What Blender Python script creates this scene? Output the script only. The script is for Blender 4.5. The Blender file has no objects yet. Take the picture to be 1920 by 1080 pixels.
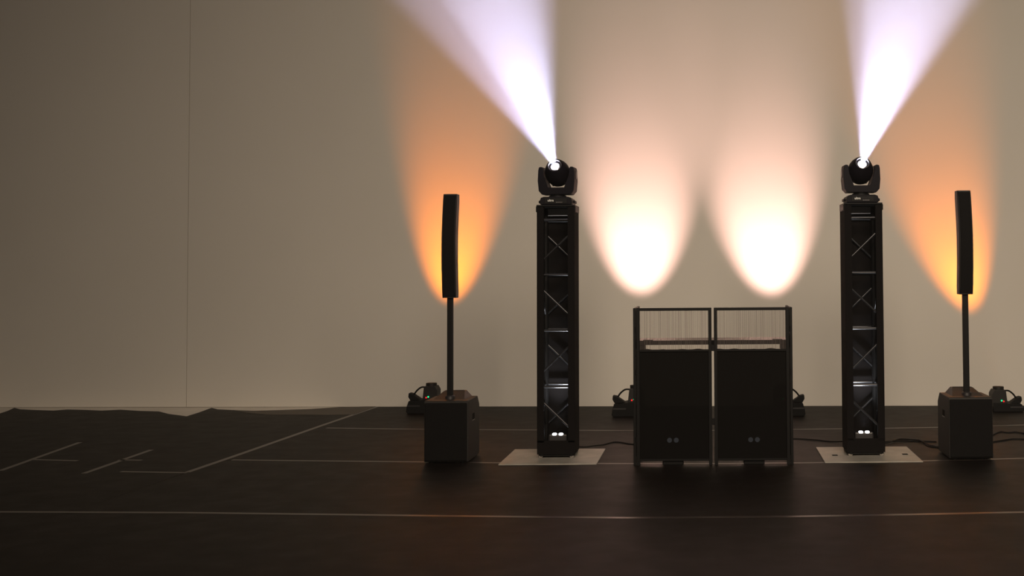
import bpy, bmesh, math, random
from mathutils import Vector, Matrix

random.seed(7)
SC = bpy.context.scene
COL = SC.collection
R = math.radians

# ------------------------------------------------------------------ camera
F_PX, CX, CY = 2171.0, 1333.0, 425.0          # focal length and principal point (1920x1080 frame)
CAM_POS = Vector((0.0, 0.0, 1.5))
CAM_ROT = Matrix.Rotation(R(90 + 2.2), 4, 'X') @ Matrix.Rotation(R(-0.4), 4, 'Z')
cd = bpy.data.cameras.new('camera')
cam = bpy.data.objects.new('camera', cd)
COL.objects.link(cam)
cam.matrix_world = Matrix.Translation(CAM_POS) @ CAM_ROT
cd.sensor_width = 36.0
cd.lens = 36.0 * F_PX / 1920.0
cd.shift_x = (960.0 - CX) / 1920.0
cd.shift_y = (CY - 540.0) / 1920.0
cd.clip_start, cd.clip_end = 0.05, 200
SC.camera = cam

# ------------------------------------------------------------------ world, view
w = bpy.data.worlds.new('dark_hall')
SC.world = w
w.use_nodes = True
w.node_tree.nodes['Background'].inputs[0].default_value = (1.0, 0.78, 0.56, 1)
w.node_tree.nodes['Background'].inputs[1].default_value = 0.05
SC.view_settings.view_transform = 'Standard'
SC.view_settings.look = 'None'
SC.view_settings.gamma = 1.0
SC.view_settings.use_curve_mapping = False
SC.view_settings.exposure = 0.0

# dim fill light, added unseen high behind the camera to light wall and floor
fill = bpy.data.lights.new('house_light', 'AREA')
fill.shape = 'RECTANGLE'
fill.size, fill.size_y = 6.0, 3.0
fill.energy = 335
fill.spread = R(94)
fill.color = (1.0, 0.82, 0.62)
fill_obj = bpy.data.objects.new('house_light', fill)
COL.objects.link(fill_obj)
fill_obj.location = (1.7, -1.5, 5.8)
fill_obj.rotation_euler = (Vector((1.2, 12.85, -0.6)) - fill_obj.location).to_track_quat('-Z', 'Y').to_euler()

WALL_Y, WALL_SLOPE = 12.95, -0.045          # the wall runs a little askew to the row of gear


def wall_y(x):
    return WALL_Y + WALL_SLOPE * x



def ground(px, py, z=0.0):
    """point of the horizontal plane z under a pixel of the 1920x1080 frame"""
    d = CAM_ROT.to_3x3() @ Vector(((px - CX) / F_PX, -(py - CY) / F_PX, -1.0))
    t = (z - CAM_POS.z) / d.z
    return CAM_POS + d * t


# ------------------------------------------------------------------ materials
def mat(name, col, rough=0.6, metal=0.0, spec=0.5, noise=None, bump=None, emit=None, estr=0.0):
    m = bpy.data.materials.new(name)
    m.use_nodes = True
    nt = m.node_tree
    b = nt.nodes['Principled BSDF']
    b.inputs['Base Color'].default_value = (*col, 1)
    b.inputs['Roughness'].default_value = rough
    b.inputs['Metallic'].default_value = metal
    b.inputs['Specular IOR Level'].default_value = spec
    if emit:
        b.inputs['Emission Color'].default_value = (*emit, 1)
        b.inputs['Emission Strength'].default_value = estr
    if noise or bump:
        tc = nt.nodes.new('ShaderNodeTexCoord')
    if noise:
        scale, amt, detail = noise
        n = nt.nodes.new('ShaderNodeTexNoise')
        n.inputs['Scale'].default_value = scale
        n.inputs['Detail'].default_value = detail
        nt.links.new(tc.outputs['Object'], n.inputs['Vector'])
        r = nt.nodes.new('ShaderNodeValToRGB')
        r.color_ramp.elements[0].position = 0.3
        r.color_ramp.elements[1].position = 0.7
        r.color_ramp.elements[0].color = tuple(c * (1 - amt) for c in col) + (1,)
        r.color_ramp.elements[1].color = tuple(min(1, c * (1 + amt)) for c in col) + (1,)
        nt.links.new(n.outputs['Fac'], r.inputs['Fac'])
        nt.links.new(r.outputs['Color'], b.inputs['Base Color'])
    if bump:
        scale, strength = bump
        n = nt.nodes.new('ShaderNodeTexNoise')
        n.inputs['Scale'].default_value = scale
        n.inputs['Detail'].default_value = 4
        nt.links.new(tc.outputs['Object'], n.inputs['Vector'])
        bp = nt.nodes.new('ShaderNodeBump')
        bp.inputs['Strength'].default_value = strength
        bp.inputs['Distance'].default_value = 0.004
        nt.links.new(n.outputs['Fac'], bp.inputs['Height'])
        nt.links.new(bp.outputs['Normal'], b.inputs['Normal'])
    return m


def emitter(name, col, strength):
    m = bpy.data.materials.new(name)
    m.use_nodes = True
    nt = m.node_tree
    nt.nodes.clear()
    e = nt.nodes.new('ShaderNodeEmission')
    e.inputs[0].default_value = (*col, 1)
    e.inputs[1].default_value = strength
    o = nt.nodes.new('ShaderNodeOutputMaterial')
    nt.links.new(e.outputs[0], o.inputs['Surface'])
    return m


M = {}
M['wall'] = mat('painted_wall', (0.72, 0.68, 0.62), 0.9, spec=0.2, noise=(0.6, 0.02, 3), bump=(90, 0.05))
M['dark_wall'] = mat('black_painted_wall', (0.04, 0.036, 0.034), 0.9, spec=0.2, noise=(2, 0.1, 3))
M['joint'] = mat('dark_joint', (0.05, 0.04, 0.035), 0.9)
M['base_floor'] = mat('pale_floor', (0.85, 0.8, 0.73), 0.9, spec=0.2, noise=(3, 0.06, 4))
M['tape'] = mat('seam_tape', (0.022, 0.016, 0.013), 0.3, noise=(9, 0.25, 4))
M['grey_vinyl'] = mat('grey_vinyl', (0.10, 0.085, 0.068), 0.7, noise=(6, 0.12, 4))
M['black_plastic'] = mat('black_plastic', (0.018, 0.016, 0.017), 0.45, bump=(260, 0.15))
M['head_plastic'] = mat('mover_plastic', (0.006, 0.005, 0.007), 0.5, spec=0.07)
M['black_metal'] = mat('black_metal', (0.004, 0.0036, 0.0036), 0.55, spec=0.15)
M['truss_black'] = mat('truss_gloss_black', (0.035, 0.035, 0.038), 0.28, metal=0.6)
M['cover'] = mat('truss_cover_cloth', (0.007, 0.006, 0.006), 0.9, spec=0.05, bump=(140, 0.2))
M['grille'] = mat('speaker_grille', (0.005, 0.0045, 0.0045), 0.8, spec=0.12, bump=(420, 0.6))
M['cabinet'] = mat('speaker_cabinet', (0.014, 0.012, 0.011), 0.55, spec=0.3, bump=(200, 0.3))
M['recess'] = mat('deep_recess', (0.004, 0.004, 0.004), 0.9, spec=0.1)  # near-black colour stands in for shade inside slots and handle cups
M['plate'] = mat('steel_plate', (0.36, 0.34, 0.30), 0.5, metal=0.35, noise=(5.5, 0.18, 6), bump=(60, 0.15))
M['silver'] = mat('bare_metal', (0.6, 0.58, 0.55), 0.3, metal=1.0)
M['cable'] = mat('cable_rubber', (0.006, 0.0055, 0.0055), 0.6, spec=0.15)
M['table'] = mat('laminate_table', (0.06, 0.035, 0.028), 0.38, noise=(14, 0.2, 3))
M['string'] = mat('string_cord', (0.10, 0.075, 0.065), 0.6)
M['dull_metal'] = mat('dull_grey_metal', (0.22, 0.2, 0.18), 0.5, metal=0.8)
M['logo'] = mat('white_print', (0.75, 0.75, 0.72), 0.6)
M['grey_print'] = mat('grey_print', (0.35, 0.33, 0.32), 0.6)
M['ring'] = mat('polished_ring', (0.75, 0.72, 0.8), 0.18, metal=0.9)
M['green'] = emitter('green_indicator', (0.02, 1.0, 0.32), 1.6)
M['red'] = emitter('red_indicator', (1.0, 0.02, 0.02), 1.4)
M['lens_white'] = emitter('white_beam_lens', (0.86, 0.82, 1.0), 12.0)
M['lens_amber'] = emitter('amber_lens', (1.0, 0.33, 0.02), 1.5)
M['lens_warm'] = emitter('warm_white_lens', (1.0, 0.72, 0.5), 1.5)
M['lens_small'] = emitter('white_diode_lens', (0.95, 0.95, 1.0), 5.0)


def vinyl_material():
    m = mat('dance_vinyl', (0.036, 0.027, 0.022), 0.6, spec=0.12)
    nt = m.node_tree
    b = nt.nodes['Principled BSDF']
    tc = nt.nodes.new('ShaderNodeTexCoord')
    n = nt.nodes.new('ShaderNodeTexNoise')
    n.inputs['Scale'].default_value = 1.7
    n.inputs['Detail'].default_value = 8
    n.inputs['Roughness'].default_value = 0.65
    nt.links.new(tc.outputs['Object'], n.inputs['Vector'])
    r = nt.nodes.new('ShaderNodeValToRGB')
    r.color_ramp.elements[0].position = 0.3
    r.color_ramp.elements[1].position = 0.72
    r.color_ramp.elements[0].color = (0.004, 0.0024, 0.0018, 1)
    r.color_ramp.elements[1].color = (0.007, 0.0043, 0.0034, 1)
    nt.links.new(n.outputs['Fac'], r.inputs['Fac'])
    # fine scuff marks: thin strands of a stretched noise
    mp = nt.nodes.new('ShaderNodeMapping')
    mp.inputs['Rotation'].default_value = (0, 0, 0.5)
    mp.inputs['Scale'].default_value = (1.6, 22, 1)
    nt.links.new(tc.outputs['Object'], mp.inputs['Vector'])
    n2 = nt.nodes.new('ShaderNodeTexNoise')
    n2.inputs['Scale'].default_value = 1.3
    n2.inputs['Detail'].default_value = 3
    n2.inputs['Distortion'].default_value = 1.4
    nt.links.new(mp.outputs['Vector'], n2.inputs['Vector'])
    r2 = nt.nodes.new('ShaderNodeValToRGB')
    r2.color_ramp.elements[0].position = 0.70
    r2.color_ramp.elements[1].position = 0.76
    r2.color_ramp.elements[0].color = (0, 0, 0, 1)
    r2.color_ramp.elements[1].color = (0.35, 0.35, 0.35, 1)
    nt.links.new(n2.outputs['Fac'], r2.inputs['Fac'])
    mx = nt.nodes.new('ShaderNodeMix')
    mx.data_type = 'RGBA'
    nt.links.new(r2.outputs['Color'], mx.inputs['Factor'])
    nt.links.new(r.outputs['Color'], mx.inputs['A'])
    mx.inputs['B'].default_value = (0.05, 0.038, 0.031, 1)
    nt.links.new(mx.outputs['Result'], b.inputs['Base Color'])
    n3 = nt.nodes.new('ShaderNodeTexNoise')
    n3.inputs['Scale'].default_value = 5
    n3.inputs['Detail'].default_value = 6
    nt.links.new(tc.outputs['Object'], n3.inputs['Vector'])
    mr = nt.nodes.new('ShaderNodeMapRange')
    mr.inputs['To Min'].default_value = 0.46
    mr.inputs['To Max'].default_value = 0.62
    nt.links.new(n3.outputs['Fac'], mr.inputs['Value'])
    nt.links.new(mr.outputs['Result'], b.inputs['Roughness'])
    return m


M['vinyl'] = vinyl_material()


def sheer_cloth():
    """black stretch cloth that lets a little light through"""
    m = bpy.data.materials.new('black_scrim')
    m.use_nodes = True
    nt = m.node_tree
    b = nt.nodes['Principled BSDF']
    b.inputs['Base Color'].default_value = (0.005, 0.0045, 0.0042, 1)
    b.inputs['Roughness'].default_value = 0.9
    b.inputs['Specular IOR Level'].default_value = 0.04
    t = nt.nodes.new('ShaderNodeBsdfTransparent')
    mix = nt.nodes.new('ShaderNodeMixShader')
    mix.inputs[0].default_value = 0.996
    nt.links.new(t.outputs[0], mix.inputs[1])
    nt.links.new(b.outputs[0], mix.inputs[2])
    nt.links.new(mix.outputs[0], nt.nodes['Material Output'].inputs['Surface'])
    return m


M['scrim'] = sheer_cloth()


# ------------------------------------------------------------------ mesh helpers
def obj(name, bm, m, parent=None, smooth=False, loc=None):
    me = bpy.data.meshes.new(name)
    bmesh.ops.recalc_face_normals(bm, faces=bm.faces[:])
    bm.to_mesh(me)
    bm.free()
    me.materials.append(M[m] if isinstance(m, str) else m)
    if smooth:
        for p in me.polygons:
            p.use_smooth = True
        if hasattr(me, 'set_sharp_from_angle'):
            me.set_sharp_from_angle(angle=R(35))
    o = bpy.data.objects.new(name, me)
    COL.objects.link(o)
    if parent:
        o.parent = parent
    if loc:
        o.location = loc
    return o


def thing(name, label, cat, loc, rotz=0.0, group=None):
    o = bpy.data.objects.new(name, None)
    o.empty_display_size = 0.1
    COL.objects.link(o)
    o.location = loc
    o.rotation_euler = (0, 0, rotz)
    tag(o, label, cat, group)
    return o


def tag(o, label, cat, group=None, kind=None):
    o['label'] = label
    o['category'] = cat
    if group:
        o['group'] = group
    if kind:
        o['kind'] = kind
    return o


def bx(bm, c, s, bevel=0.0, rot=None, seg=1):
    """box centred at c with full size s"""
    r = bmesh.ops.create_cube(bm, size=1.0)
    vs = r['verts']
    bmesh.ops.scale(bm, vec=Vector(s), verts=vs)
    if bevel:
        es = list({e for v in vs for e in v.link_edges})
        rb = bmesh.ops.bevel(bm, geom=es, offset=bevel, segments=seg, affect='EDGES', profile=0.6)
        vs = list({v for f in rb['faces'] for v in f.verts} | {v for v in vs if v.is_valid})
        # collect the whole island
        todo, seen = list(vs), set(vs)
        while todo:
            v = todo.pop()
            for e in v.link_edges:
                o = e.other_vert(v)
                if o not in seen:
                    seen.add(o)
                    todo.append(o)
        vs = list(seen)
    if rot is not None:
        bmesh.ops.rotate(bm, cent=(0, 0, 0), matrix=rot.to_3x3(), verts=vs)
    bmesh.ops.translate(bm, vec=Vector(c), verts=vs)
    return vs


def box(name, c, s, m, parent=None, bevel=0.0, rot=None, seg=1):
    bm = bmesh.new()
    bx(bm, c, s, bevel, rot, seg)
    return obj(name, bm, m, parent)


def rod(bm, a, b, r, n=10, r2=None):
    a, b = Vector(a), Vector(b)
    d = b - a
    q = Vector((0, 0, 1)).rotation_difference(d).to_matrix().to_4x4()
    bmesh.ops.create_cone(bm, cap_ends=True, segments=n, radius1=r, radius2=r if r2 is None else r2,
                          depth=d.length, matrix=Matrix.Translation((a + b) / 2) @ q)


def lathe(bm, prof, n=32, mtx=None):
    """revolve (radius, height) pairs about z"""
    rings = []
    for r, z in prof:
        if r < 1e-6:
            rings.append([bm.verts.new((0, 0, z))])
        else:
            rings.append([bm.verts.new((r * math.cos(2 * math.pi * k / n), r * math.sin(2 * math.pi * k / n), z))
                          for k in range(n)])
    for a, b in zip(rings, rings[1:]):
        for k in range(n):
            k2 = (k + 1) % n
            if len(a) == 1 and len(b) == 1:
                continue
            if len(a) == 1:
                bm.faces.new((a[0], b[k], b[k2]))
            elif len(b) == 1:
                bm.faces.new((a[k], b[0], a[k2]))
            else:
                bm.faces.new((a[k], b[k], b[k2], a[k2]))
    vs = [v for r in rings for v in r]
    if mtx is not None:
        bmesh.ops.transform(bm, matrix=mtx, verts=vs)
    return vs


def prism(bm, pts, d0, d1, axis='y', bevel=0.0):
    """polygon extruded along an axis: y -> pts are (x,z), z -> (x,y), x -> (y,z)"""
    def P(p, d):
        if axis == 'y':
            return (p[0], d, p[1])
        if axis == 'z':
            return (p[0], p[1], d)
        return (d, p[0], p[1])
    a = [bm.verts.new(P(p, d0)) for p in pts]
    b = [bm.verts.new(P(p, d1)) for p in pts]
    fs = [bm.faces.new(a), bm.faces.new(b[::-1])]
    n = len(pts)
    for k in range(n):
        fs.append(bm.faces.new((a[k], b[k], b[(k + 1) % n], a[(k + 1) % n])))
    if bevel:
        es = list({e for f in fs for e in f.edges})
        bmesh.ops.bevel(bm, geom=es, offset=bevel, segments=2, affect='EDGES', profile=0.6)


def smooth_path(pts, steps=8):
    pts = [Vector(p) for p in pts]
    P = [pts[0]] + pts + [pts[-1]]
    out = []
    for i in range(1, len(P) - 2):
        p0, p1, p2, p3 = P[i - 1:i + 3]
        for k in range(steps):
            t = k / steps
            out.append(0.5 * ((2 * p1) + (p2 - p0) * t + (2 * p0 - 5 * p1 + 4 * p2 - p3) * t * t
                              + (3 * p1 - p0 - 3 * p2 + p3) * t ** 3))
    out.append(pts[-1])
    return out


def tube(bm, pts, r, n=8):
    rings = []
    for i, p in enumerate(pts):
        t = (pts[min(i + 1, len(pts) - 1)] - pts[max(i - 1, 0)]).normalized()
        up = Vector((0, 0, 1)) if abs(t.z) < 0.9 else Vector((1, 0, 0))
        s = t.cross(up).normalized()
        u = s.cross(t)
        rings.append([bm.verts.new(p + s * r * math.cos(2 * math.pi * k / n) + u * r * math.sin(2 * math.pi * k / n))
                      for k in range(n)])
    for a, b in zip(rings, rings[1:]):
        for k in range(n):
            bm.faces.new((a[k], a[(k + 1) % n], b[(k + 1) % n], b[k]))
    bm.faces.new(rings[0][::-1])
    bm.faces.new(rings[-1])


def spot(name, parent, loc, direction, energy, col, half_deg, blend, radius):
    l = bpy.data.lights.new(name, 'SPOT')
    l.energy = energy
    l.color = col
    l.spot_size = R(2 * half_deg)
    l.spot_blend = blend
    l.shadow_soft_size = radius
    o = bpy.data.objects.new(name, l)
    COL.objects.link(o)
    o.parent = parent
    o.location = loc
    o.rotation_euler = Vector((0, 0, -1)).rotation_difference(Vector(direction)).to_euler()
    return o


def lettering(name, text, size, m, parent, loc, rot, depth=0.0006):
    cu = bpy.data.curves.new(name, 'FONT')
    cu.body = text
    cu.size = size
    cu.extrude = depth
    cu.offset = size * 0.012
    cu.align_x = 'CENTER'
    cu.align_y = 'CENTER'
    t = bpy.data.objects.new(name, cu)
    COL.objects.link(t)
    dg = bpy.context.evaluated_depsgraph_get()
    me = bpy.data.meshes.new_from_object(t.evaluated_get(dg))
    bpy.data.objects.remove(t)
    me.materials.clear()
    me.materials.append(M[m])
    o = bpy.data.objects.new(name, me)
    COL.objects.link(o)
    o.parent = parent
    o.location = loc
    o.rotation_euler = rot
    return o


# ------------------------------------------------------------------ the setting
def structure(o):
    o['kind'] = 'structure'
    return o


X0, X1, WALL_H = -11.0, 8.0, 6.5
SEAM_X = -5.98
wall = structure(box('wall_back', ((X0 + X1) / 2, WALL_Y + 0.09, WALL_H / 2), (X1 - X0, 0.1, WALL_H), 'joint'))
for a, b in ((X0, SEAM_X - 0.003), (SEAM_X + 0.003, X1)):
    box('wall_panel', ((a + b) / 2, WALL_Y + 0.02, WALL_H / 2), (b - a, 0.04, WALL_H), 'wall', wall)

wall.rotation_euler = (0, 0, math.atan(WALL_SLOPE))
wall.location = Vector((0, WALL_Y, 0)) - Matrix.Rotation(math.atan(WALL_SLOPE), 3, 'Z') @ Vector((0, WALL_Y, 0))
for side, xw in (('left', X0 - 0.1), ('right', X1 + 0.1)):
    structure(box('wall_' + side, (xw, 5.15, WALL_H / 2), (0.2, 16.7, WALL_H), 'dark_wall'))  # unseen side walls, added to hold back ambient light from the sides
structure(box('ceiling', ((X0 + X1) / 2, 10.15, WALL_H + 0.1), (X1 - X0 + 0.4, 6.7, 0.2), 'dark_wall'))  # unseen, added to keep ambient light off the stage; stops short of the beams
floor = structure(box('floor', ((X0 + X1) / 2, 5.15, -0.054), (X1 - X0, 16.7, 0.1), 'base_floor'))


def sheet(name, pts, z0, z1, m):
    bm = bmesh.new()
    prism(bm, [(p[0], p[1]) for p in pts], z0, z1, 'z')
    return obj(name, bm, m, floor)


def px(*pairs):
    return [ground(a, b) for a, b in pairs]


# the rolls of dance vinyl, split along the taped joints seen in the photograph
J1 = px((612, 802.5), (740, 804.5), (930, 806), (1170, 807.5), (1340, 807), (1510, 805), (1735, 802), (1920, 797), (2250, 788))
J2 = px((435, 862.5), (560, 864), (760, 866), (940, 868), (1180, 869.5), (1340, 869.5), (1500, 868), (1700, 865), (1830, 862), (1920, 859.5), (2280, 851))
J3 = px((-330, 958), (0, 960), (350, 961.5), (790, 967), (960, 969), (1180, 971), (1490, 968.5), (1700, 965), (1920, 960.5), (2300, 950))
DIAG = px((350, 886), (435, 857), (612, 795), (717, 759))
Z = (-0.004, 0.0)
RIGHT = X1


def ext(line, y=None):
    """run a joint on to the right edge of the floor"""
    return line + [Vector((RIGHT, line[-1].y, 0))]


GAP = 0.004


def row(top, bottom):
    t = [Vector((p.x, p.y - GAP, 0)) for p in top]
    b = [Vector((p.x, p.y + GAP, 0)) for p in bottom]
    return t + b[::-1]


DX = 0.004
d_at = lambda y: DIAG[0].x + (DIAG[3].x - DIAG[0].x) * (y - DIAG[0].y) / (DIAG[3].y - DIAG[0].y)
sheet('vinyl_sheet', row([Vector((d_at(13.1) + DX, wall_y(d_at(13.1)) - 0.002, 0)), Vector((X1, wall_y(X1) - 0.002, 0))],
                         [Vector((d_at(J1[0].y) + DX, J1[0].y, 0))] + ext(J1[1:])), *Z, 'vinyl')
sheet('vinyl_sheet', row([Vector((d_at(J1[0].y) + DX, J1[0].y, 0))] + ext(J1[1:]),
                         [Vector((d_at(J2[0].y) + DX, J2[0].y, 0))] + ext(J2[1:])), *Z, 'vinyl')
J3L = [Vector((X0, J3[0].y, 0))] + J3
j3_at = [p for p in J3 if p.x > d_at(p.y)]
sheet('vinyl_sheet', row([Vector((d_at(J2[0].y) + DX, J2[0].y, 0))] + ext(J2[1:]),
                         [Vector((d_at(7.2) + DX, j3_at[0].y, 0))] + ext(j3_at)), *Z, 'vinyl')
Y4 = 5.0
sheet('vinyl_sheet', row(ext(J3L), [Vector((X0, Y4, 0)), Vector((RIGHT, Y4, 0))]), *Z, 'vinyl')
sheet('vinyl_sheet', row([Vector((X0, Y4, 0)), Vector((RIGHT, Y4, 0))],
                         [Vector((X0, 3.0, 0)), Vector((RIGHT, 3.0, 0))]), *Z, 'vinyl')
sheet('vinyl_sheet', row([Vector((X0, 3.0, 0)), Vector((RIGHT, 3.0, 0))],
                         [Vector((X0, -3.0, 0)), Vector((RIGHT, -3.0, 0))]), *Z, 'vinyl')
# the sheet on the far side stops short of the wall in a wavy edge
EDGE = px((-330, 784), (-120, 778), (0, 775), (14, 770.5), (27, 764.5), (38, 767.5), (60, 768.5), (100, 769.8),
          (126, 767.8), (160, 768.6), (190, 769.8), (226, 768.2), (262, 770.4), (298, 771.4), (316, 776),
          (350, 780.5), (374, 773), (397, 764.5), (408, 767.5), (440, 769), (475, 770.2), (520, 769),
          (580, 767), (640, 763), (690, 760), (716, 758.5))
EDGE = [Vector((p.x, min(p.y, wall_y(p.x) - 0.004), 0)) for p in EDGE]
left_pts = [Vector((X0, EDGE[0].y, 0))] + EDGE + [Vector((d_at(y) - DX, y, 0)) for y in (12.0, 10.0, 8.6, j3_at[0].y + GAP)]
left_bottom = [Vector((p.x, p.y + GAP, 0)) for p in J3L if p.x < d_at(p.y)]
sheet('vinyl_sheet', left_pts + left_bottom[::-1], *Z, 'vinyl')
# a lighter scrap of vinyl lying by the wall
scrap = px((437, 769.6), (475, 770.9), (520, 769.8), (580, 767.8), (640, 763.8), (690, 760.8), (712, 759.6),
           (664, 777.2), (610, 778), (560, 777.4), (500, 777.5), (462, 774))
scrap = [Vector((p.x, min(p.y, wall_y(p.x) - 0.006), 0)) for p in scrap]
sheet('vinyl_offcut', scrap, 0.0, 0.003, 'grey_vinyl')


def tape(line, width):
    """a strip of tape along a line on the floor"""
    bm = bmesh.new()
    n = len(line)
    L, Rr = [], []
    for i, p in enumerate(line):
        t = (line[min(i + 1, n - 1)] - line[max(i - 1, 0)]).normalized()
        s = Vector((-t.y, t.x, 0)) * width / 2
        L.append(p + s)
        Rr.append(p - s)
    for z in (0.0, 0.0009):
        pass
    top = [bm.verts.new((p.x, p.y, 0.0012)) for p in L], [bm.verts.new((p.x, p.y, 0.0012)) for p in Rr]
    bot = [bm.verts.new((p.x, p.y, -0.001)) for p in L], [bm.verts.new((p.x, p.y, -0.001)) for p in Rr]
    for i in range(n - 1):
        bm.faces.new((top[0][i], top[0][i + 1], top[1][i + 1], top[1][i]))
        bm.faces.new((bot[0][i], bot[1][i], bot[1][i + 1], bot[0][i + 1]))
        bm.faces.new((top[0][i], bot[0][i], bot[0][i + 1], top[0][i + 1]))
        bm.faces.new((top[1][i], top[1][i + 1], bot[1][i + 1], bot[1][i]))
    bm.faces.new((top[0][0], top[1][0], bot[1][0], bot[0][0]))
    bm.faces.new((top[0][-1], bot[0][-1], bot[1][-1], top[1][-1]))
    return obj('seam_tape', bm, 'tape', floor)


tape(ext(J1), 0.05)
tape(ext(J2), 0.045)
tape(J3L + [Vector((RIGHT, J3[-1].y, 0))], 0.045)
tape(DIAG, 0.05)
for a in (((0, 883), (150, 829.5)), ((62, 862), (146, 864)), ((157, 888), (284, 843.5)), ((222, 862.5), (266, 863)),
          ((226, 884.5), (351, 886.5))):
    tape(px(*a), 0.045)

# thin stage haze, larger than the hall so that the camera stands inside it
hz = bpy.data.materials.new('stage_haze')
hz.use_nodes = True
nt = hz.node_tree
nt.nodes.clear()
vs_ = nt.nodes.new('ShaderNodeVolumeScatter')
vs_.inputs['Color'].default_value = (1, 1, 1, 1)
vs_.inputs['Density'].default_value = 0.0015
vs_.inputs['Anisotropy'].default_value = 0.25
om = nt.nodes.new('ShaderNodeOutputMaterial')
nt.links.new(vs_.outputs[0], om.inputs['Volume'])
haze = box('haze', ((X0 + X1) / 2, 5.0, 4.4), (X1 - X0 + 1.4, 18.0, 9.4), hz)
tag(haze, 'thin pale stage haze filling the whole hall', 'haze', kind='stuff')


# ------------------------------------------------------------------ totem towers
def diode_lamp(name, label, group, loc, energy, tilt=14.0, lift=0.04, aim=(0, 0.02, 1), half=40):
    """two-lens LED lamp that stands on the floor"""
    t = thing(name, label, 'lamp', loc, 0, group)
    bm = bmesh.new()
    bx(bm, (0, 0, 0.075 + lift), (0.15, 0.07, 0.07), 0.012, seg=2)
    obj('housing', bm, 'black_plastic', t)
    bm = bmesh.new()
    bx(bm, (0, 0, 0.018), (0.16, 0.09, 0.036), 0.004)
    bx(bm, (-0.078, 0, 0.045 + lift / 2), (0.008, 0.03, 0.085 + lift), 0.002)
    bx(bm, (0.078, 0, 0.045 + lift / 2), (0.008, 0.03, 0.085 + lift), 0.002)
    obj('bracket', bm, 'black_metal', t)
    for s in (-1, 1):
        bm = bmesh.new()
        lathe(bm, [(0.0, 0.004), (0.016, 0.003), (0.019, 0.0), (0.019, -0.006), (0, -0.006)], 20)
        o = obj('lens', bm, 'lens_small', t, True)
        o.location = (s * 0.026, -0.024 - (0.012 if tilt > 60 else 0), (0.1125 if tilt < 60 else 0.085) + lift)
        o.rotation_euler = (R(tilt), 0, 0)
    if energy:
        spot('lamp_light', t, (0, -0.005, 0.13 + lift), aim, energy, (0.92, 0.95, 1.0), half, 0.8, 0.03)
    return t


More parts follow.
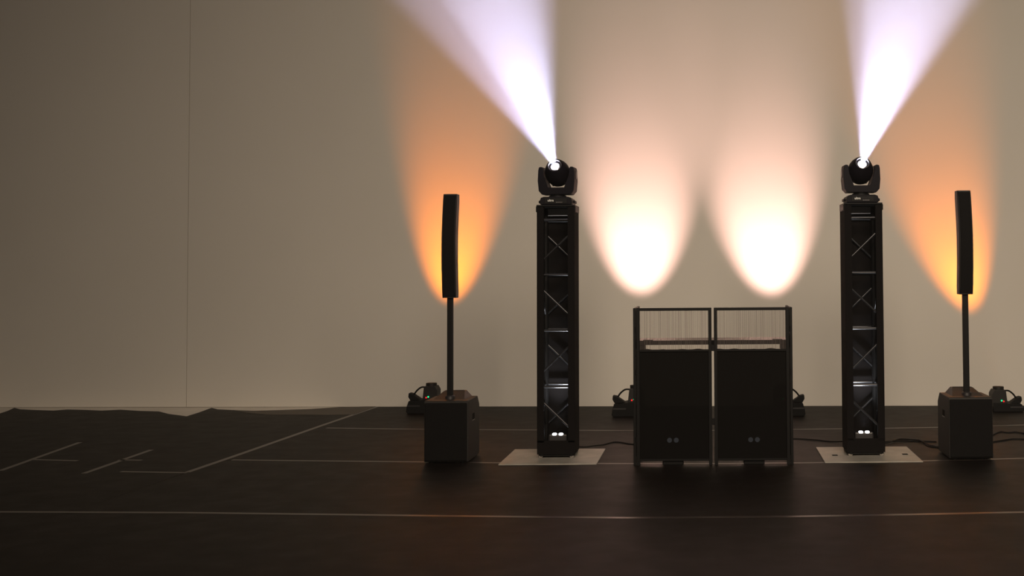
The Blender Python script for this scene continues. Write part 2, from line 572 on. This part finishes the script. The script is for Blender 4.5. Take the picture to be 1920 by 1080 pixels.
def totem(xc, label_t, label_p, slots, rz):
    """black box truss with a cloth cover on three sides, on a steel plate"""
    yc = 9.50
    p = thing('steel_plate', label_p, 'base plate', (xc + (0.025 if xc > 0 else -0.03), 9.455, 0))
    PT = 0.009
    bm = bmesh.new()
    bx(bm, (0, 0, PT / 2 + 0.0013), (0.765, 0.765, PT), 0.0015)
    obj('plate', bm, 'plate', p)
    for sx, sy in slots:
        box('slot', (sx, sy, PT + 0.0016), (0.045, 0.055, 0.0012), 'recess', p)
    z0 = PT + 0.0013
    t = thing('truss_tower', label_t, 'truss tower', (xc, yc, z0), rz, None)
    H, W = 2.02, 0.29
    h = W / 2 - 0.025
    for sx in (-1, 1):
        for sy in (-1, 1):
            bm = bmesh.new()
            rod(bm, (sx * h, sy * h, 0.012), (sx * h, sy * h, H), 0.025, 16)
            obj('chord', bm, 'black_metal', t, True)
            box('foot', (sx * (h + 0.006), sy * (h + 0.006), 0.009), (0.035, 0.035, 0.018), 'dull_metal', t, 0.003)
    levels = [0.115, 0.567, 1.02, 1.47, 1.915]
    for z in levels[1:]:
        for sy, dz in ((-1, 0.0), (1, 0.0)):
            bm = bmesh.new()
            rod(bm, (-h, sy * h, z), (h, sy * h, z), 0.0105, 12)
            obj('horizontal_brace', bm, 'truss_black', t, True)
        for sx in (-1, 1):
            bm = bmesh.new()
            rod(bm, (sx * h, -h, z), (sx * h, h, z), 0.0105, 12)
            obj('side_brace', bm, 'truss_black', t, True)
    for i, z in enumerate(levels[:-1]):
        zm = z + (levels[i + 1] - z) * 0.5
        s = 1 if i % 2 else -1
        for sy, q in ((-1, s), (1, -s)):
            bm = bmesh.new()
            rod(bm, (-h * q, sy * h, zm - 0.115), (h * q, sy * h, zm + 0.115), 0.009, 12)
            obj('diagonal_brace', bm, 'truss_black', t, True)
        for sx in (-1, 1):
            bm = bmesh.new()
            rod(bm, (sx * h, -h * s, zm - 0.115), (sx * h, h * s, zm + 0.115), 0.009, 12)
            obj('diagonal_brace', bm, 'truss_black', t, True)
    # cloth on back and sides, low skirt in front
    c = W / 2 + 0.004
    for sx in (-1, 1):
        bm = bmesh.new()
        pts = [(-c - 0.003, 0.03), (c, 0.03), (c, H + 0.004), (-c - 0.002, H + 0.004), (-c - 0.006, H * 0.5)]
        prism(bm, pts, sx * (c + 0.003), sx * c, 'x')
        obj('side_cover', bm, 'cover', t)
    box('back_cover', (0, c + 0.0015, H / 2 + 0.017), (2 * c + 0.004, 0.003, H - 0.03), 'cover', t)
    box('top_block', (0, h, H - 0.032), (0.2, 0.03, 0.06), 'dull_metal', t, 0.003)
    box('front_skirt', (0, -c, 0.085), (2 * c, 0.003, 0.11), 'cover', t)
    for sx in (-1, 1):
        box('front_cover', (sx * (c - 0.026), -c, H / 2 + 0.06), (0.052, 0.003, H - 0.13), 'cover', t)
    # head plate with turned-down lips
    bm = bmesh.new()
    bx(bm, (0, 0, H + 0.008), (0.31, 0.31, 0.014), 0.003)
    bx(bm, (-0.15, -0.02, H - 0.02), (0.022, 0.25, 0.05), 0.005)
    bx(bm, (0.15, -0.02, H - 0.02), (0.022, 0.25, 0.05), 0.005)
    obj('head_plate', bm, 'black_metal', t)
    bm = bmesh.new()
    bx(bm, (0, 0, 0.02), (0.28, 0.28, 0.012), 0.002)
    obj('foot_plate', bm, 'black_metal', t)
    diode_lamp('diode_lamp', 'two-lens white lamp inside the foot of the '
               + ('tower on the slotted plate' if xc > 0 else 'tower on the stained plate'),
               'lamps inside the truss towers', (xc, yc - 0.02, z0 + 0.026), 40.0)
    return z0 + H + 0.015


# ------------------------------------------------------------------ moving heads
def moving_head(xc, yc, zc, label, d, yoke_pan, half, energy, core, core_half):
    d = Vector(d).normalized()
    t = thing('moving_head_light', label, 'stage light', (xc, yc, zc), 0)
    # base
    bm = bmesh.new()
    prof = [(-0.128, 0.004), (0.128, 0.004), (0.132, 0.03), (0.122, 0.058), (0.098, 0.066), (-0.098, 0.066),
            (-0.122, 0.058), (-0.132, 0.03)]
    prism(bm, prof, -0.125, 0.125, 'y', 0.004)
    base = obj('base', bm, 'head_plastic', t)
    box('display_panel', (0, -0.1265, 0.034), (0.18, 0.004, 0.042), 'black_metal', base, 0.001)
    lettering('lettering', 'ultra', 0.026, 'logo', base, (-0.042, -0.1292, 0.036), (R(90), 0, 0))
    bm = bmesh.new()
    for k in range(5):
        bx(bm, (0.005 + 0.011 * k, -0.1290, 0.021), (0.006, 0.001, 0.0035))
    obj('marking', bm, 'grey_print', base)
    for s in (-1, 1):
        bm = bmesh.new()
        bx(bm, (s * 0.142, 0, 0.028), (0.014, 0.12, 0.022), 0.005, seg=2)
        bx(bm, (s * 0.132, -0.055, 0.028), (0.02, 0.014, 0.018), 0.003)
        bx(bm, (s * 0.132, 0.055, 0.028), (0.02, 0.014, 0.018), 0.003)
        obj('carry_handle', bm, 'head_plastic', base)
        for fy in (-0.09, 0.09):
            bm = bmesh.new()
            rod(bm, (s * 0.1, fy, -0.0005), (s * 0.1, fy, 0.006), 0.014, 14)
            obj('rubber_foot', bm, 'cable', base)
    bm = bmesh.new()
    lathe(bm, [(0.075, 0.06), (0.072, 0.078), (0.06, 0.084), (0.06, 0.096)], 32)
    obj('pan_collar', bm, 'black_metal', t, True)
    # yoke
    yk = thing('yoke', '', '', (0, 0, 0))
    for k in ('label', 'category'):
        del yk[k]
    bpy.data.objects.remove(yk)
    YB, YT = 0.088, 0.315
    pts = [(-0.118, YB), (0.118, YB), (0.145, YB + 0.03), (0.152, YB + 0.11), (0.149, YT - 0.03), (0.143, YT - 0.004),
           (0.134, YT), (0.116, YT), (0.109, YT - 0.012), (0.108, YB + 0.152),
           (0.070, YB + 0.053), (-0.070, YB + 0.053), (-0.108, YB + 0.152), (-0.109, YT - 0.012), (-0.116, YT),
           (-0.134, YT), (-0.143, YT - 0.004), (-0.149, YT - 0.03), (-0.152, YB + 0.11), (-0.145, YB + 0.03)]
    bm = bmesh.new()
    prism(bm, pts, -0.068, 0.068, 'y', 0.005)
    yoke = obj('yoke', bm, 'head_plastic', t)
    yoke.rotation_euler = (0, 0, yoke_pan)
    for s in (-1, 1):
        bm = bmesh.new()
        lathe(bm, [(0, 0.006), (0.034, 0.005), (0.04, 0.0), (0.04, -0.004)], 24,
              Matrix.Translation((s * 0.151, 0, YT - 0.065)) @ Matrix.Rotation(R(90 * s), 4, 'Y'))
        o = obj('tilt_cap', bm, 'black_plastic', yoke, True)
    # head: egg-shaped barrel about the beam
    piv = Vector((0, 0, YT - 0.048))
    q = Vector((0, 0, 1)).rotation_difference(d).to_matrix().to_4x4()
    prof = [(0, -0.100), (0.045, -0.097), (0.073, -0.086), (0.091, -0.062), (0.101, -0.028), (0.104, 0.0),
            (0.102, 0.03), (0.093, 0.06), (0.078, 0.09), (0.066, 0.108), (0.062, 0.112), (0.0585, 0.111),
            (0.056, 0.104), (0.05, 0.085), (0, 0.085)]
    bm = bmesh.new()
    lathe(bm, prof, 40)
    head = obj('head', bm, 'head_plastic', t, True)
    head.location = piv
    head.rotation_euler = q.to_euler()
    for k in range(6):
        a = k * math.pi / 3
        box('cooling_rib', (0.094 * math.cos(a), 0.094 * math.sin(a), -0.015), (0.02, 0.012, 0.08), 'black_plastic', head, 0.004)
    bm = bmesh.new()
    lathe(bm, [(0.0575, 0.112), (0.0545, 0.1135), (0.0505, 0.1125), (0.0485, 0.107), (0.0485, 0.1), (0.0575, 0.1)], 40)
    obj('lens_ring', bm, 'ring', head, True)
    bm = bmesh.new()
    lathe(bm, [(0.047, 0.088), (0.046, 0.096), (0.036, 0.096), (0.0345, 0.090)], 36)
    obj('inner_ring', bm, 'black_plastic', head, True)
    bm = bmesh.new()
    lathe(bm, [(0, 0.1), (0.02, 0.098), (0.034, 0.091), (0.034, 0.087), (0, 0.087)], 32)
    obj('lens', bm, 'lens_white', head, True)
    spot('beam', t, piv + d * 0.122, d, energy * 0.42, (0.66, 0.64, 1.0), half, 0.35, 0.022)
    spot('hot_core_beam', t, piv + d * 0.122, core, energy * 0.58, (0.67, 0.69, 1.0), core_half, 0.4, 0.022)
    return t


TX = 1.243
zt = totem(-TX - 0.012, 'black box truss tower lit from inside, standing on the stained plate without slots',
           'square steel plate with brown stains and no slots under a truss tower', [], R(0.0))
totem(TX - 0.012, 'black box truss tower lit from inside, standing on the plate with two square slots',
      'square steel plate with two small square slots under a truss tower', [(-0.27, -0.06), (0.30, -0.03)], R(1.0))
moving_head(-TX - 0.012, 9.49, zt, 'black moving head light throwing a white beam, on the tower over the stained plate',
            (-0.132, -0.839, 0.532), R(-5), 16.0, 168000, (-0.100, -0.841, 0.545), 11.2)
moving_head(TX - 0.012, 9.49, zt, 'black moving head light throwing a white beam, on the tower over the slotted plate',
            (0.061, -0.83, 0.556), R(3), 15.2, 168000, (0.085, -0.83, 0.549), 12.3)


# ------------------------------------------------------------------ column loudspeakers
def column_speaker(xc, side, label):
    """side = +1: handle seen on the left flank"""
    y0 = 9.17
    t = thing('column_speaker', label, 'speaker', (xc, y0, 0))
    W, Hs, D = 0.345, 0.492, 0.46
    prof = [(0.012, 0.012), (D - 0.012, 0.012), (D, 0.03), (D, Hs - 0.075), (D - 0.075, Hs), (0.01, Hs), (0.004, Hs - 0.006),
            (0.004, 0.02)]
    bm = bmesh.new()
    prism(bm, prof, -W / 2, W / 2, 'x', 0.006)
    cab = obj('cabinet', bm, 'cabinet', t)
    bm = bmesh.new()
    bx(bm, (0, 0.0, Hs / 2 + 0.004), (W - 0.012, 0.02, Hs - 0.04), 0.008, seg=2)
    obj('grille', bm, 'grille', t)
    for fx in (-1, 1):
        for fy in (0.05, D - 0.05):
            bm = bmesh.new()
            rod(bm, (fx * (W / 2 - 0.05), fy, 0.0), (fx * (W / 2 - 0.05), fy, 0.018), 0.02, 14)
            obj('rubber_foot', bm, 'cable', t)
    # raised back ridge on the top with a carrying slot
    bm = bmesh.new()
    a = [(-0.125, 0.10), (0.125, 0.10), (0.125, D - 0.07), (-0.125, D - 0.07)]
    b = [(-0.085, 0.30), (0.085, 0.30), (0.085, D - 0.09), (-0.085, D - 0.09)]
    va = [bm.verts.new((p[0], p[1], Hs - 0.001)) for p in a]
    vb = [bm.verts.new((p[0], p[1], Hs + 0.048)) for p in b]
    bm.faces.new(va[::-1])
    bm.faces.new(vb)
    for k in range(4):
        bm.faces.new((va[k], va[(k + 1) % 4], vb[(k + 1) % 4], vb[k]))
    obj('top_ridge', bm, 'cabinet', t)
    box('carry_slot', (0, 0.335, Hs + 0.047), (0.145, 0.04, 0.006), 'recess', t)
    for s in (-1, 1):
        hd = box('side_handle', (s * (W / 2 - 0.002), 0.215, 0.345), (0.008, 0.085, 0.052), 'recess', t, 0.003)
        box('handle_lip', (s * (W / 2 + 0.001), 0.215, 0.318), (0.006, 0.082, 0.006), 'silver', hd)
    # socket, pole, curved column
    py = 0.15
    bm = bmesh.new()
    lathe(bm, [(0.04, Hs - 0.002), (0.038, Hs + 0.022), (0.03, Hs + 0.03), (0.022, Hs + 0.03)], 24, Matrix.Translation((0, py, 0)))
    obj('pole_socket', bm, 'black_plastic', t, True)
    CZ0, CZ1 = 1.30, 2.135
    bm = bmesh.new()
    bx(bm, (0, py, (Hs + CZ0) / 2 + 0.01), (0.045, 0.042, CZ0 - Hs + 0.02), 0.006, seg=2)
    obj('pole', bm, 'black_metal', t)
    bm = bmesh.new()
    N = 14
    rings = []
    for k in range(N + 1):
        u = k / N
        z = CZ0 + (CZ1 - CZ0) * u
        y = py + 0.005 - 0.045 * math.sin(math.pi * min(1, u * 1.0)) ** 1.2 + 0.03 * u
        hw, hd_ = 0.056, 0.055
        if k in (0, N):
            hw, hd_ = 0.054, 0.053
        rings.append([bm.verts.new((sx * hw, y + sy * hd_, z)) for sx, sy in
                      ((-0.88, -1), (0.88, -1), (1, -0.85), (1, 0.85), (0.85, 1), (-0.85, 1), (-1, 0.85), (-1, -0.85))])
    for a_, b_ in zip(rings, rings[1:]):
        for k in range(8):
            bm.faces.new((a_[k], a_[(k + 1) % 8], b_[(k + 1) % 8], b_[k]))
    bm.faces.new(rings[0][::-1])
    bm.faces.new(rings[-1])
    colm = obj('column', bm, 'cabinet', t)
    # curved front grille that follows the column
    bm = bmesh.new()
    rr = []
    for k in range(N + 1):
        u = 0.012 + 0.976 * k / N
        z = CZ0 + (CZ1 - CZ0) * u
        y = py + 0.005 - 0.045 * math.sin(math.pi * u) ** 1.2 + 0.03 * u - 0.0555
        rr.append([bm.verts.new((q_ * 0.051, y + dy, z)) for q_, dy in ((-1, 0.003), (-0.8, -0.004), (0.8, -0.004), (1, 0.003))])
    for a_, b_ in zip(rr, rr[1:]):
        for k in range(3):
            bm.faces.new((a_[k], a_[k + 1], b_[k + 1], b_[k]))
    obj('column_grille', bm, 'grille', colm)
    return t


column_speaker(-2.098, 1, 'slim column loudspeaker on a pole and subwoofer, next to the tower on the stained plate')
column_speaker(2.038, -1, 'slim column loudspeaker on a pole and subwoofer, next to the tower on the slotted plate')

# ------------------------------------------------------------------ performer's booth
BX, BY = 0.008, 9.03
booth = thing('facade_booth', 'black folding booth with cloth panels and a see-through string band on top', 'booth', (BX, BY, 0))
BW, BH = 1.215, 1.216
PW = 0.585


def panel_frame(bm, x0, x1, z0, z1, t):
    bx(bm, (x0 + t / 2, 0, (z0 + z1) / 2), (t, t, z1 - z0), 0.002)
    bx(bm, (x1 - t / 2, 0, (z0 + z1) / 2), (t, t, z1 - z0), 0.002)


for s in (-1, 1):
    xa, xb = (0.009, 0.009 + PW) if s > 0 else (-0.009 - PW, -0.009)
    T = 0.026
    fr = thing('front_panel', '', '', (0, 0, 0))
    bpy.data.objects.remove(fr)
    bm = bmesh.new()
    panel_frame(bm, xa, xb, 0.0, BH, T)
    for zz, th in ((BH - 0.011, 0.022), (0.885, 0.016), (0.043, 0.018)):
        bx(bm, ((xa + xb) / 2, 0, zz), (PW - T, 0.022, th), 0.002)
    fr = obj('front_frame', bm, 'black_metal', booth)
    # cloth, gently wavy upper hem
    bm = bmesh.new()
    N = 28
    lo = [bm.verts.new((xa + T * 0.6 + (PW - 1.2 * T) * k / N, 0.004, 0.036)) for k in range(N + 1)]
    hi = [bm.verts.new((xa + T * 0.6 + (PW - 1.2 * T) * k / N, 0.004,
                        0.893 + 0.004 * math.sin(k * 0.9 + s) + 0.003 * math.sin(k * 0.37))) for k in range(N + 1)]
    for k in range(N):
        bm.faces.new((lo[k], lo[k + 1], hi[k + 1], hi[k]))
    obj('cloth_panel', bm, 'scrim', fr)
    # vertical strings across the open band
    bm = bmesh.new()
    ns = 70
    for k in range(ns):
        x = xa + T + (PW - 2 * T) * (k + 0.5) / ns + random.uniform(-0.0006, 0.0006)
        wdt = random.choice((0.0016, 0.0018, 0.0022, 0.0028))
        bx(bm, (x, -0.004, (0.89 + BH - 0.015) / 2), (wdt, 0.0015, BH - 0.015 - 0.89))
    st = obj('string_screen', bm, 'string', fr)
    st['kind'] = 'stuff'
    # side wing going back
    bm = bmesh.new()
    xs = s * (BW / 2 + 0.001)
    bx(bm, (xs, 0.004, BH / 2), (0.020, 0.026, BH), 0.002)
    bx(bm, (xs, 0.50, BH / 2), (0.020, 0.026, BH), 0.002)
    for zz in (BH - 0.011, 0.885, 0.043):
        bx(bm, (xs, 0.25, zz), (0.018, 0.48, 0.02), 0.002)
    sf = obj('side_frame', bm, 'black_metal', booth)
    bm = bmesh.new()
    bx(bm, (xs - s * 0.004, 0.252, (0.05 + BH - 0.02) / 2), (0.002, 0.475, BH - 0.07))
    obj('side_cloth', bm, 'scrim', sf)
    for zz in (0.2, 0.72, 1.05):
        bm = bmesh.new()
        rod(bm, (s * 0.598, -0.012, zz - 0.02), (s * 0.598, -0.012, zz + 0.02), 0.006, 10)
        obj('hinge', bm, 'black_metal', booth)
    # corner brackets of the table
    bm = bmesh.new()
    bx(bm, (s * 0.565, 0.15, 0.909), (0.07, 0.03, 0.05), 0.003)
    obj('table_bracket', bm, 'black_metal', booth)
    bm = bmesh.new()
    bx(bm, (s * 0.51, 0.17, 0.957), (0.08, 0.05, 0.007), 0.003)
    obj('table_latch', bm, 'black_plastic', booth)
for zz in (0.335, 0.905):
    box('hinge', (0, 0.0, zz), (0.024, 0.02, 0.05), 'black_metal', booth, 0.003)
bm = bmesh.new()
bx(bm, (0, 0.325, 0.945), (1.19, 0.40, 0.018), 0.003)
tt = obj('table_top', bm, 'table', booth)
box('table_edge', (0, 0.121, 0.939), (1.19, 0.012, 0.034), 'black_metal', tt, 0.002)
for x, lab in ((-0.315, 'small two-lens lamp glowing faintly through the booth cloth on the stained plate side'),
               (0.315, 'small two-lens lamp glowing faintly through the booth cloth on the slotted plate side')):
    diode_lamp('diode_lamp', lab, 'lamps behind the booth cloth', (BX + x, BY + 0.056, 0.0), 8.0, 88.0, 0.105, (0, -0.045, 1), 16)



# ------------------------------------------------------------------ floor uplights by the wall
def uplight(xc, yc, mirror, label, tray_h, lens, energy, col, aim, half, rz=0.0, lit=True):
    """battery uplight: lamp box on a low weighted tray with a carrying strap"""
    t = thing('floor_uplight', label, 'uplight', (xc, yc, 0), rz)
    s = mirror
    bm = bmesh.new()
    w_ = 0.34
    pts = [(-0.075 * s, 0.0), (0.225 * s, 0.0), (0.242 * s, 0.02), (0.232 * s, tray_h * 0.55), (0.215 * s, tray_h * 0.9),
           (0.15 * s, tray_h * 0.86), (0.08 * s, tray_h * 0.97), (-0.075 * s, tray_h), (-0.09 * s, tray_h * 0.6), (-0.082 * s, 0.012)]
    prism(bm, pts, -0.13, 0.13, 'y', 0.006)
    tr = obj('weighted_tray', bm, 'cable', t)
    bm = bmesh.new()
    bx(bm, (0.16 * s, -0.128, tray_h * 0.55), (0.14, 0.01, 0.02), 0.003)
    obj('tray_lip', bm, 'black_plastic', tr)
    hb = tray_h - 0.01
    hp = [(-0.082 * s, hb), (0.076 * s, hb), (0.06 * s, hb + 0.145), (-0.06 * s, hb + 0.147), (-0.084 * s, hb + 0.105)]
    bm = bmesh.new()
    prism(bm, hp, -0.09, 0.075, 'y', 0.005)
    hs = obj('housing', bm, 'cabinet', t)
    bm = bmesh.new()
    lathe(bm, [(0, 0.004), (0.04, 0.002), (0.05, 0.0), (0.05, -0.004)], 24)
    o = obj('lens', bm, lens, hs, True)
    o.location = (-0.0, 0.0, hb + 0.149)
    bm = bmesh.new()
    lathe(bm, [(0.052, hb + 0.14), (0.058, hb + 0.14), (0.058, hb + 0.174), (0.053, hb + 0.174), (0.052, hb + 0.14)], 28)
    obj('lamp_shroud', bm, 'cabinet', hs, True)
    bm = bmesh.new()
    rod(bm, (0.012 * s, -0.0895, hb + 0.035), (0.012 * s, -0.097, hb + 0.035), 0.008, 14)
    obj('green_indicator', bm, 'green', hs)
    bm = bmesh.new()
    rod(bm, (0.034 * s, -0.0895, hb + 0.027), (0.034 * s, -0.096, hb + 0.027), 0.008, 14)
    obj('red_indicator', bm, 'red', hs)
    bm = bmesh.new()
    path = smooth_path([(0.062 * s, 0, hb + 0.13), (0.11 * s, 0, hb + 0.128), (0.155 * s, 0, hb + 0.095), (0.185 * s, 0, hb + 0.055)], 6)
    tube(bm, path, 0.009, 8)
    obj('strap', bm, 'cable', t, True)
    bm = bmesh.new()
    pts = [(0.095 * s, hb - 0.005), (0.215 * s, hb - 0.012), (0.24 * s, hb + 0.03), (0.235 * s, hb + 0.072),
           (0.195 * s, hb + 0.064), (0.15 * s, hb + 0.03)]
    prism(bm, pts, -0.05, 0.05, 'y', 0.008)
    obj('battery_pouch', bm, 'cable', t)
    if lit:
        spot('uplight_lamp', t, (0, 0.0, hb + 0.19), aim, energy, col, half, 1.0, 0.04)
    return t


AMBER, WARM = (1.0, 0.24, 0.0), (1.0, 0.60, 0.53)
uplight(-3.03, 12.56, -1, 'amber floor uplight with green and red indicators, by the wall past the stained plate tower', 0.15,
        'lens_amber', 690, AMBER, (0.07, 0.26, 1.0), 18.5)
uplight(3.04, 12.36, 1, 'amber floor uplight with green and red indicators, by the wall past the slotted plate tower', 0.09,
        'lens_amber', 690, AMBER, (-0.23, 0.23, 1.0), 18.5)
uplight(-0.80, 12.17, -1, 'warm white floor uplight half hidden behind the booth, towards the stained plate tower', 0.15,
        'lens_warm', 800, WARM, (0.0, 0.43, 1.0), 20)
uplight(0.72, 12.12, 1, 'warm white floor uplight half hidden behind the booth, towards the slotted plate tower', 0.15,
        'lens_warm', 800, WARM, (-0.06, 0.43, 1.0), 20)


# ------------------------------------------------------------------ cables
def cable(label, pts, r=0.006, group=None):
    bm = bmesh.new()
    P = []
    for a in pts:
        g = ground(a[0], a[1])
        lift = a[2] if len(a) > 2 else 0.0
        P.append(Vector((g.x, g.y, r + 0.001 + lift)))
    tube(bm, smooth_path(P, 8), r, 8)
    o = obj('power_cable', bm, 'cable', None, True)
    tag(o, label, 'cable', group)
    return o


cable('black cable running from the stained plate tower across the floor to the booth',
      [(1078, 841, 0.011), (1096, 842, 0.011), (1115, 839.5, 0.01), (1132, 835), (1150, 830.5), (1165, 831), (1180, 834), (1200, 836)])
cable('black cable running from the booth across the floor to the slotted plate tower',
      [(1462, 826), (1486, 824), (1510, 825), (1532, 826.5), (1552, 829), (1566, 830.5, 0.004), (1584, 831.5, 0.011)])
cable('straight black cable between the slotted plate tower and the nearby subwoofer',
      [(1650, 834, 0.011), (1672, 831, 0.01), (1700, 828.5), (1730, 829), (1756, 830)])
cable('looped black cable arching between the slotted plate tower and the nearby subwoofer',
      [(1650, 837, 0.011), (1668, 833, 0.011), (1685, 825), (1705, 825.5), (1727, 828), (1738, 836), (1750, 839.5), (1760, 839)])
cable('short black cable crossing over the loop beside the subwoofer',
      [(1722, 828.5, 0.012), (1732, 833, 0.012), (1742, 836), (1752, 838), (1760, 841)])
cable('wavy black cable leading away from the subwoofer, the one nearer the wall',
      [(1850, 826), (1862, 816.5), (1876, 811), (1890, 812.5), (1904, 811.5), (1920, 814), (1950, 819), (1990, 822)])
cable('wavy black cable leading away from the subwoofer, the one farther from the wall',
      [(1852, 832), (1868, 829), (1884, 826.5), (1900, 824.5), (1920, 825), (1955, 829), (2000, 834)])
